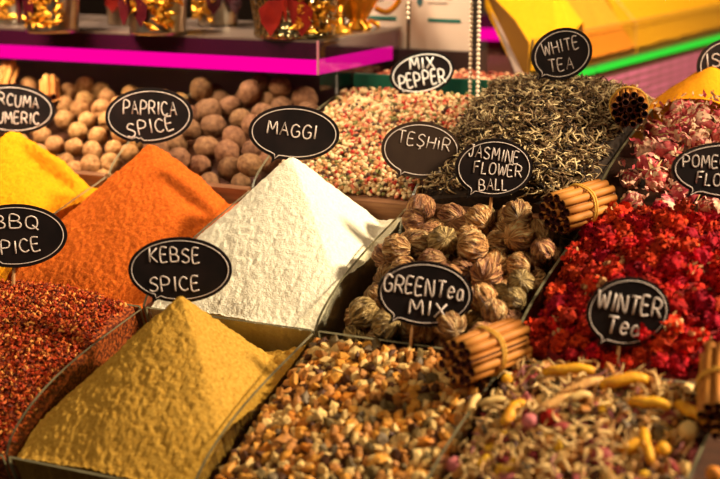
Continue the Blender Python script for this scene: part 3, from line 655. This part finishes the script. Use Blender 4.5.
# ------------------------------------------------------------------ shelf with the pink light strip
m_shelf = mat('maroon_acrylic', (58, 12, 34), .15, 0, (46, 8, 28), 4); m_top = mat('shelf_top', (96, 78, 66), .4, 0, (76, 60, 52), 20)
m_pink = emit('pink_light', (255, 0, 158), .82)
C0 = at(318, 75, X=0.0); ZB = C0[2]; YF = C0[1]; ZT = at(318, 43, X=0.0)[2]; YB = at(405, 55, X=0.0)[1]
shelf = empty('display_shelf', (-.4, (YF+YB)/2, ZB), 'maroon display shelf with glowing pink light strip, holding the metal buckets', 'shelf')
zm = ZB+(ZT-ZB)*.47
build('shelf_board', MB().box((-.88, YF+.002, ZB+.001), (-.002, YB, ZT)), m_shelf, shelf)
build('shelf_top', MB().box((-.88, YF, ZT), (0, YB, ZT+.002)), m_top, shelf)
build('light_strip', MB().box((-.88, YF, ZB), (0, YF+.002, zm)), m_pink, shelf)['label'] = 'glowing pink front strip'
build('light_strip', MB().box((-.002, YF+.002, ZB), (0, YB-.03, zm)), m_pink, shelf)['label'] = 'glowing pink side strip'
build('front_band', MB().box((-.88, YF, zm), (0, YF+.002, ZT)), m_shelf, shelf)
build('corner_trim', MB().box((-.0008, YF-.0008, ZB), (.0008, YF+.0012, ZT+.002)), mat('trim_edge', (190, 120, 130), .3), shelf)
build('side_glass', MB().box((.0012, YF-.0, T(0, 3.03*D, .0)[2]+.004), (.0030, YB+.03, ZT+.004)), thin_glass('side_pane', (.97, .97, .97), .01, 1.6), shelf)
for x in (-.75, -.3): build('support_post', MB().box((x, YB-.04, -.85), (x+.02, YB-.02, ZB+.001)), mat('post_metal', (90, 84, 78), .4, .8), shelf)
ypan = T(0, 3.06*D, 0)
build('back_panel', MB().box((-.88, ypan[1]+.004, ypan[2]-.06), (-.012, ypan[1]+.008, ZB)), mat('grey_panel', (128, 118, 108), .6, 0, (108, 98, 90), 8), shelf)

# ------------------------------------------------------------------ metal buckets
m_silver = mat('bucket_metal', (214, 198, 176), .28, 1, (180, 160, 136), 40, .15, 60); m_gold = mat('gold_metal', (196, 126, 32), .42, 1, (226, 164, 60), 60, .3, 120)
m_bf = mat('red_butterfly_foil', (120, 12, 8), .4, .2, (150, 30, 12), 60); m_bf2 = mat('maroon_butterfly_foil', (52, 6, 16), .35, .2, (84, 14, 24), 60)
def mosaic():
    m, nt, b = node_mat('mirror_mosaic'); L = nt.links.new; v = nt.nodes.new('ShaderNodeTexVoronoi'); v.inputs['Scale'].default_value = 190
    tc = nt.nodes.new('ShaderNodeTexCoord'); L(tc.outputs['Object'], v.inputs['Vector']); rp = nt.nodes.new('ShaderNodeValToRGB'); rp.color_ramp.elements[0].color = (*srgb((226, 206, 150)), 1); rp.color_ramp.elements[1].color = (*srgb((96, 76, 40)), 1)
    L(v.outputs['Distance'], rp.inputs[0]); L(rp.outputs[0], b.inputs['Base Color']); b.inputs['Metallic'].default_value = 1; b.inputs['Roughness'].default_value = .22
    bp = nt.nodes.new('ShaderNodeBump'); bp.inputs['Strength'].default_value = .9; bp.inputs['Distance'].default_value = .002; L(v.outputs['Distance'], bp.inputs['Height']); L(bp.outputs[0], b.inputs['Normal']); return m
m_mos = mosaic()
def bucket(px, py, wpx, label, body, bf, bf_px, gold_px, hgt=.095, seed=1):
    """px, py: middle of the foot's near edge; wpx its width"""
    random.seed(seed); Zt = ZT+.002; P0 = at(px, py, Z=Zt); k = depth(P0)/FPX; r = wpx*k/2; back = np.array([FV[0], FV[1], 0]); back /= np.linalg.norm(back); c = P0+back*r; c[2] = Zt
    root = empty('metal_bucket', c, label, 'bucket', 'decorated metal buckets on the shelf')
    fl = .26; pr = [(.0005, .0), (r*.97, 0), (r, .002), (r*1.01, .004), (r*.985, .006), (r*(1+fl*.9), hgt*.95), (r*(1+fl)+.002, hgt), (r*(1+fl), hgt+.002), (r*(1+fl)-.003, hgt), (r*.97, .008), (.0005, .007)]
    build('body', MB().lathe(pr, 40, c), body, root, True)
    hd = MB(); R2 = r*(1+fl)+.003; pts = [c+RV*R2*math.cos(t)+np.array([0, 0, hgt*.92+R2*.75*math.sin(t)]) for t in np.linspace(0, PI, 17)]; hd.tube(pts, .0016, 6); build('handle', hd, m_gold, root, True)
    def surf(a, z, e=.0): rr = r*(1+fl*z/hgt)+e; return c-back*rr*math.cos(a)+RV*rr*math.sin(a)+np.array([0, 0, z])
    if bf:                                               # butterfly: four wings and a body on the bucket's face
        a0 = bf_px*k/r; z0 = .036; mb = MB(); s = .026*(r/.038)**.5
        for sg in (-1, 1):
            for wing in (((0, .1), (.35, .9), (.8, 1.25), (1.05, 1.0), (.95, .45), (.55, .05)), ((0, .05), (.5, .0), (.8, -.3), (.75, -.8), (.5, -1.25), (.2, -.8))):
                q = [surf(a0+sg*x*s/r, z0+y*s, .002+.007*x) for x, y in wing]+[surf(a0+sg*x*s/r, z0+y*s, .0008+.007*x) for x, y in wing]; n = len(wing)
                mb.add(q, [tuple(range(n)), tuple(range(2*n-1, n-1, -1))]+[(j, j+n, (j+1) % n+n, (j+1) % n) for j in range(n)])
        mb.tube([surf(a0, z0-.7*s, .004), surf(a0, z0, .0055), surf(a0, z0+.8*s, .004)], [.001, .0024, .001], 6); build('butterfly', mb, bf, root)
    if gold_px is not None:                              # gilded foliage
        a0 = gold_px*k/r; mb = MB()
        for q in range(60):
            a = a0+random.gauss(0, .30); z = max(.010, min(hgt*.9, .034+random.gauss(0, .018))); d = random.uniform(0, 6.28); l = random.uniform(.008, .015); da, dz = math.cos(d)*l/r, math.sin(d)*l; pa, pz = -math.sin(d)*l*.25/r, math.cos(d)*l*.25
            z1 = max(z+dz, .006); mb.add([surf(a, z, .001), surf(a+da*.5+pa, (z+z1)/2+pz, .005), surf(a+da, z1, .004+random.uniform(0, .004)), surf(a+da*.5-pa, (z+z1)/2-pz, .003), surf(a+da*.5, (z+z1)/2, .0065)], [(0, 1, 4), (1, 2, 4), (2, 3, 4), (3, 0, 4)])
        build('gold_foliage', mb, m_gold, root)
    return root
bucket(293, 40, 84, 'mirror-mosaic metal bucket with a red butterfly at the shelf corner', m_mos, m_bf, -6, 20, seed=3)
bucket(154, 36, 58, 'silver metal bucket with maroon butterfly and gold foliage, second front bucket along', m_silver, m_bf2, -22, -2, seed=4)
bucket(47, 34, 54, 'silver metal bucket with dark butterfly and gold foliage near the left edge', m_silver, m_bf2, -26, -4, seed=5)
bucket(122, 26, 34, 'smaller metal bucket with a red butterfly, set back between two front buckets', m_silver, m_bf, 2, None, seed=6, hgt=.08)
bucket(216, 27, 40, 'metal bucket with dark foil ornament behind the mosaic bucket', m_silver, m_bf2, 8, -16, seed=7, hgt=.085)
bucket(2, 25, 34, 'gold-trimmed metal bucket cut off by the upper left edge', m_silver, None, 0, 0, seed=8, hgt=.085)
# gilded pitcher
Pg = at(357, 30, Z=ZT+.002); rt = empty('gold_pitcher', Pg, 'tall gold pitcher with curled handle at the right end of the shelf', 'pitcher')
build('body', MB().lathe([(.0005, 0), (.014, 0), (.015, .003), (.008, .008), (.012, .014), (.022, .03), (.024, .05), (.018, .075), (.011, .095), (.013, .115), (.015, .118), (.010, .112), (.0005, .1)], 32, Pg), m_gold, rt, True)
pts = [Pg+RV*x+np.array([0, 0, z]) for x, z in ((.018, .022), (.03, .018), (.042, .03), (.044, .055), (.038, .08), (.022, .1), (.012, .108))]; build('handle', MB().tube(smooth_path(pts), .0028, 8), m_gold, rt, True)
mb = MB()
for a in (-.9, .1, 1.1): mb.tube([Pg+np.array([.012*math.cos(a-.6), .012*math.sin(a-.6), .01]), Pg+np.array([.02*math.cos(a-.6), .02*math.sin(a-.6), .006]), Pg+np.array([.022*math.cos(a-.6), .022*math.sin(a-.6), .0022])], [.002, .003, .002], 6)
build('feet', mb, m_gold, rt, True)
Pg2 = at(338, 33, Z=ZT+.002); rt = empty('gold_goblet', Pg2, 'small gold goblet between the mosaic bucket and the gold pitcher', 'goblet'); build('bowl', MB().lathe([(.0005, .03), (.008, .028), (.015, .04), (.017, .06), (.018, .085), (.0165, .085), (.014, .045), (.0005, .038)], 28, Pg2), m_gold, rt, True); build('stem', MB().lathe([(.0005, 0), (.014, 0), (.013, .004), (.005, .008), (.004, .018), (.006, .029), (.0005, .03)], 28, Pg2), m_gold, rt, True)

# ------------------------------------------------------------------ tier behind the peppercorns
YG = T(0, 3.05*D, 0)[1]+.012
g0 = at(345, 98, Y=YG); g1 = at(528, 78, Y=YG); zg = at(440, 78, Y=YG)[2]
tier = empty('rear_counter', (.2, YG+.15, -.85), 'low rear counter with a dark green front board behind the peppercorns', 'counter')
build('green_board', MB().box((.004, YG, -.1), (g1[0], YG+.006, zg)), mat('green_board', (26, 92, 66), .5, 0, (20, 76, 56), 10), tier)
build('body', MB().box((.004, YG+.008, -.85), (g1[0], YG+.10, zg-.012)), M['wood_dark'], tier)
hb = MB()
for k in range(900):
    v, f = ICO[0]; hb.add((v*random.uniform(.002, .0045))@rotm().T+np.array([random.uniform(.012, g1[0]-.006), random.uniform(YG+.012, YG+.092), zg-.009+random.uniform(-.001, .006)]), f, random.choice([0, 0, 1, 2]))
tag(build('red_spice_bits', hb, [mat('spice_bit', (150, 70, 46), .7), mat('spice_bit_pale', (206, 150, 110), .7), mat('spice_bit_dark', (96, 34, 26), .7)]), 'reddish coarse spice on the rear counter behind the green board', 'spice', kind='stuff')
YS = YG+.104
zs = at(440, 51, Y=YS)[2]
blk = tag(build('dark_box', MB().box((at(340, 51, Y=YS)[0], YS+.0, -.85), (at(476, 51, Y=YS)[0], YS+.03, zs)), mat('dark_case', (62, 40, 32), .5, 0, (50, 32, 26), 8)), 'long dark brown box behind the rear counter carrying the white notices', 'box')
def notice(x0, x1, label, emb, tilt=0):
    a = at(x0, 51, Y=YS+.012); b = at(x1, 51, Y=YS+.012); h_ = .16; y = YS+.012; root = empty('paper_notice', ((a[0]+b[0])/2, y, zs), label, 'notice', 'white paper notices')
    build('sheet', MB().box((a[0], y, zs), (b[0], y+.003, zs+h_)), mat('paper', (206, 178, 152), .7, 0, (216, 190, 166), 12), root)
    w = b[0]-a[0]; kk = depth(a)/FPX
    build('green_bar', MB().box((a[0]+w*.30, y-.0006, zs+27*kk), (b[0]-w*.16, y, zs+30.5*kk)), mat('green_ink', (22, 92, 78), .6), root)
    mb = MB()
    for q in range(3): mb.box((a[0]+w*.3, y-.0005, zs+(45+5*q)*kk), (a[0]+w*(.62+.08*q), y, zs+(46+5*q)*kk))
    build('printed_lines', mb, mat('grey_ink', (96, 78, 70), .7), root)
    if emb:
        s = 3*kk; cx, cz = a[0]+w*.16, zs+46*kk; q = [(-1, 1), (1, 1), (1, -.3), (0, -1.3), (-1, -.3)]; n = 5; vs = [(cx+x*s, y-.0006, cz+z*s*1.3) for x, z in q]+[(cx+x*s, y, cz+z*s*1.3) for x, z in q]
        build('emblem', MB().add(vs, [tuple(range(n)), tuple(range(2*n-1, n-1, -1))]+[(j, j+n, (j+1) % n+n, (j+1) % n) for j in range(n)]), mat('emblem_ink', (56, 84, 84), .6), root)
notice(346, 406, 'white paper notice with a green bar behind the gold pitcher', False)
notice(410, 470, 'white paper notice with small emblem and green bar right of the pitcher', True)
# hanging bead strings
beam = struct('trim_1', (-1.9, YG-.03, .46), (2.4, YG+.0, .49), M['wood_dark'])
m_bead = mat('pearl_bead', (240, 214, 180), .3)
for x, y0, y1, lb in ((470, -75, 98, 'left of two white bead strings hanging by the paper notice'), (477.5, -75, 98, 'right of two white bead strings hanging by the paper notice')):
    Ys = YG-.012; a = at(x, y1, Y=Ys); b = (a[0], Ys, .46); n = int((b[2]-a[2])/.0042); mb = MB(); v, f = ICO[1]
    for q in range(n): mb.add(v*.0019+np.array([a[0], Ys, a[2]+.0042*q+.002]), f)
    root = empty('bead_string', a, lb, 'bead string', 'white bead strings'); build('beads', mb, m_bead, root, True); build('thread', MB().tube([a, b], .0004, 5), m_bead, root)
P = at(408, 18, Y=YS-.006); mb = MB(); v, f = ICO[1]
n = int((.46-P[2])/.0046)
Yt = YG-.008; P = at(408, 18, Y=Yt)
for q in range(int((.46-P[2])/.0046)): mb.add(v*.0017+np.array([P[0], Yt, P[2]+.0046*q]), f)
root = empty('bead_string', P, 'short white bead string hanging between the two paper notices', 'bead string', 'white bead strings'); build('beads', mb, m_bead, root, True); build('thread', MB().tube([P, (P[0], Yt, .46)], .0004, 5), m_bead, root)
# second pink-lit shelf further back
Y2 = 1.0; a = at(479, 40, Y=Y2); b = np.array([-.036, Y2, 0]); zt2 = at(479, 15, Y=Y2)[2]; zm2 = at(479, 28, Y=Y2)[2]
s2 = empty('display_shelf', ((a[0]+b[0])/2, Y2+.1, -.85), 'far pink-lit maroon shelf glimpsed between bead strings and steel post', 'shelf')
build('shelf_board', MB().box((a[0], Y2, zm2), (b[0], Y2+.2, zt2)), m_shelf, s2); build('light_strip', MB().box((a[0], Y2, a[2]), (b[0], Y2+.19, zm2)), m_pink, s2)
build('pedestal', MB().box((a[0]+.002, Y2+.02, -.85), (b[0]-.002, Y2+.18, a[2])), M['wood_dark'], s2)

# ------------------------------------------------------------------ side counter with glass case and green light strip
PA = at(527, 87, d=1.48); PB = at(722, 37, Z=PA[2]); dr = PB-PA; dr[2] = 0; Lw = np.linalg.norm(dr); dr /= Lw; inn = np.array([-dr[1], dr[0], 0])
side = empty('glass_case', PA+dr*.3+inn*.15-np.array([0, 0, PA[2]+.85]), 'glass spice case with green light strip and purple lattice front at the upper right', 'display case')
G = lambda s, t, z: PA+dr*s+inn*t+np.array([0, 0, z])
Ls = Lw+.25; hg = .047
m_green = emit('green_light', (60, 235, 60), .8)
for s0, s1 in ((-.0, .085), (.10, .185), (.197, .40), (.41, Ls)): build('light_strip', MB().box((s0, -.004, -.003), (s1, .0, .003), fn=G), m_green, side)['label'] = 'glowing green strip'
build('strip_rail', MB().box((0, 0.0002, -.005), (Ls, .006, .005), fn=G), mat('rail_green', (60, 96, 48), .4), side)
mb = MB().add([G(s, t, z) for s in (.008, Ls) for t, z in ((.001, .005), (.004, .005), (-.003, hg), (.0, hg))], [(0, 2, 6, 4), (1, 5, 7, 3), (2, 3, 7, 6), (0, 1, 3, 2), (4, 6, 7, 5)], [0, 0, 1, 1, 1]); build('front_glass', mb, [M['glass'], M['glass_edge']], side)
m_steel = mat('brushed_steel', (176, 146, 128), .4, .6, (150, 122, 106), 30)
pt = at(478, -30, d=1.50)
A_ = G(-.001, 0, -.004); e1 = RV*.0085; e2 = FV*.006; vs = [p+sx*e1*.5+sy*e2*.5 for p in (A_, pt) for sx in (-1, 1) for sy in (-1, 1)]
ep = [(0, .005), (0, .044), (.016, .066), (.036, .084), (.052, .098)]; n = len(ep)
build('shaded_end_panel', MB().add([G(s, t, z) for s in (.0005, .0035) for t, z in ep], [tuple(range(n)), tuple(range(2*n-1, n-1, -1))]+[(j, j+n, (j+1) % n+n, (j+1) % n) for j in range(n)]), mat('mustard_powder_shade', (132, 86, 16), .6, 0, (112, 70, 12), 12), side)  # opaque panel; its dark mustard paints shaded powder seen through the end glass
build('corner_post', MB().add(vs, [(0, 1, 3, 2), (4, 6, 7, 5), (0, 2, 6, 4), (1, 5, 7, 3), (0, 4, 5, 1), (2, 3, 7, 6)]), m_steel, side)
def slab(z0, z1, ta):
    q = [(0., ta), (Ls, ta), (Ls, .05+.43*Ls), (0., .05)]; return MB().add([G(s, t, z) for z in (z0, z1) for s, t in q], [(3, 2, 1, 0), (4, 5, 6, 7), (0, 1, 5, 4), (1, 2, 6, 5), (2, 3, 7, 6), (3, 0, 4, 7)])
build('floor_board', slab(-.012, -.005, .006), M['wood_dark'], side)
def lattice():
    m, nt, b = node_mat('purple_lattice'); L = nt.links.new; br = nt.nodes.new('ShaderNodeTexBrick'); br.offset = 0; br.inputs['Scale'].default_value = 1; br.inputs['Brick Width'].default_value = .042; br.inputs['Row Height'].default_value = .0085; br.inputs['Mortar Size'].default_value = .002
    br.inputs['Color1'].default_value = (*srgb((188, 96, 128)), 1); br.inputs['Color2'].default_value = (*srgb((168, 86, 112)), 1); br.inputs['Mortar'].default_value = (*srgb((112, 66, 64)), 1)
    tc = nt.nodes.new('ShaderNodeTexCoord'); mp = nt.nodes.new('ShaderNodeMapping'); sx = nt.nodes.new('ShaderNodeSeparateXYZ'); cx = nt.nodes.new('ShaderNodeCombineXYZ'); L(tc.outputs['Object'], sx.inputs[0]); L(sx.outputs[1], cx.inputs[0]); L(sx.outputs[2], cx.inputs[1]); L(cx.outputs[0], br.inputs['Vector']); L(br.outputs['Color'], b.inputs['Base Color']); b.inputs['Roughness'].default_value = .5; return m
build('lattice_front', MB().box((0.0, .002, -.06), (Ls, .008, -.0125), fn=G), lattice(), side)
build('cabinet_body', slab(-PA[2]-.85, -.013, .009), mat('mauve_cabinet', (116, 70, 60), .5, 0, (96, 54, 48), 8), side)
def skirt(top, base_z, n):
    bot = top.copy(); bot[:, 2] = base_z; o = n*n
    fs = [(x*n+y, (x+1)*n+y, (x+1)*n+y+1, x*n+y+1) for x in range(n-1) for y in range(n-1)]
    for e in ([x*n for x in range(n)], [x*n+n-1 for x in range(n)], list(range(n)), [(n-1)*n+y for y in range(n)]): fs += [(e[k], e[k+1], e[k+1]+o, e[k]+o) for k in range(n-1)]
    fs.append((o, o+n-1, o+n*n-1, o+n*n-n)); return MB().add(np.concatenate([top, bot]), fs)
def side_pile(px, s0, s1, t, slope, m, label, seed, fillz=.012, tk=0., t1=.052):
    """pyramid in one compartment of the case; its peak is seen at px, t metres behind the front glass"""
    e = at(*px, d=1.)-CAM; k = ((PA+inn*t-CAM)@inn)/(e@inn); apx = CAM+e*k-PA; sa, za = float(apx@dr), float(apx[2])
    n = 80; S_, T_ = np.meshgrid(np.linspace(s0, s1, n), np.linspace(0, 1, n), indexing='ij'); T_ = .006+T_*(t1-.004+.43*S_-.006); ds, dt = S_-sa, T_-t; c_, s_ = math.cos(.75), math.sin(.75); a, b = ds*c_+dt*s_, -ds*s_+dt*c_
    z = np.maximum(za-slope*(np.abs(a)**1.35+np.abs(b)**1.35)**(1/1.35), fillz+(tk or .3)*(T_-.006))+.003*fbm(np.stack([S_*60+seed, T_*60, S_*0], -1), 3)
    pass
    top = (PA+dr*S_[..., None]+inn*T_[..., None]+np.array([0, 0, 1])*z[..., None]).reshape(-1, 3)
    return tag(build('spice_powder', skirt(top, PA[2]-.0045+((1.82*(T_-.006)).reshape(-1) if tk else 0), n), m, smooth=True), label, 'spice', kind='stuff')
m_yel = pmat('yellow_powder', (212, 142, 8), (230, 164, 22)); m_org = pmat('orange_powder', (222, 122, 22), (236, 146, 40)); m_yo = pmat('golden_powder', (222, 132, 6), (236, 150, 14)); m_crm = pmat('cream_powder', (236, 196, 110), (246, 212, 140))
side_pile((552, -28), .006, .168, .05, 1.0, m_yel, 'bright yellow powder pile in the glass case behind the WHITE TEA sign', 1, tk=2.05)
side_pile((622, -12), .176, .346, .06, .62, m_org, 'orange spice pile in the glass case, beyond the nearest yellow pile', 2, tk=1.4, t1=.006)
side_pile((690, -30), .354, Ls-.006, .11, .5, m_yel, 'yellow powder pile in the glass case, furthest one at the right', 3, tk=1.0, t1=.006)
for s in (.172, .35):
    build('case_divider', MB().add([G(s+ds, t, z) for ds in (-.0012, .0012) for t, z in ((.008, -.004), (.057, -.004), (.057, .085), (.04, .075), (.008, .042))], [(0, 1, 2, 3, 4), (9, 8, 7, 6, 5)]+[(j, (j+1) % 5, (j+1) % 5+5, j+5) for j in range(5)], [0, 0, 1, 1, 1, 1, 1]), [M['glass'], mat('pink_glass_edge', (214, 150, 110), .3)], side)
# powders behind the rosebuds on the main counter
def back_pile(px, x0, x1, y0, y1, slope, m, label, seed, zb):
    ym = y0+.55*(y1-y0); ap = at(*px, Y=ym); n = 70; X_, Y_ = np.meshgrid(np.linspace(x0, x1, n), np.linspace(y0, y1, n), indexing='ij')
    z = np.maximum(ap[2]-slope*np.sqrt((X_-ap[0])**2+((Y_-ym)*.8)**2+.00002), zb+.003)+.002*fbm(np.stack([X_*60+seed, Y_*60, X_*0], -1), 3)
    return tag(build('spice_powder', skirt(np.stack([X_, Y_, z], -1).reshape(-1, 3), zb+.0005, n), m, smooth=True), label, 'spice', kind='stuff')
yb = T(0, 3.06*D, 0)[1]+.004; zb = .165
ledge = tag(build('rear_ledge', MB().box((.212, yb, -.85), (.62, yb+.095, zb)), mat('mauve_ledge', (150, 104, 92), .5, 0, (128, 84, 74), 12)), 'mauve ledge behind the rosebuds carrying yellow powders', 'ledge')
back_pile((712, 60), .29, .45, yb+.004, yb+.09, .75, m_yo, 'golden-orange powder pile behind the rosebuds by the ISOT sign', 5, zb)
back_pile((632, 84), .216, .286, yb+.004, yb+.09, .7, m_crm, 'small cream-yellow powder pile behind the end-on cinnamon bundle', 6, zb)
# ------------------------------------------------------------------ light: warm market lamp at the right, plus added fill lights
def area(name, loc, target, size, power, col, spread=3.14):
    l = bpy.data.lights.new(name, 'AREA'); l.shape = 'DISK'; l.size = size; l.energy = power; l.color = col; l.spread = spread; o = bpy.data.objects.new(name, l); COL.objects.link(o); o.location = loc
    o.rotation_euler = (Vector(target)-Vector(loc)).to_track_quat('-Z', 'Y').to_euler()
area('market_lamp', (1.4, .6, .95), (.1, .25, .1), .18, 50, (1, .84, .6))
area('front_fill', (.05, -.9, 1.4), (.1, .3, .1), .4, 8, (1, .8, .54))  # added fill light, lifts the pile sides turned from the market lamp
area('shelf_fill', (-.35, -.15, .95), (-.3, .55, .18), .3, 2.3, (1, .82, .58), 1.0)  # added light to brighten the buckets and nuts
area('rear_fill', (-.45, .15, 1.5), (-.25, .75, .28), .25, 4, (1, .86, .68), .8)  # added light to brighten the notices and the back of the shelf
w = bpy.data.worlds.new('world'); SC.world = w; w.use_nodes = True; w.node_tree.nodes['Background'].inputs[0].default_value = (1, .82, .62, 1); w.node_tree.nodes['Background'].inputs[1].default_value = .12
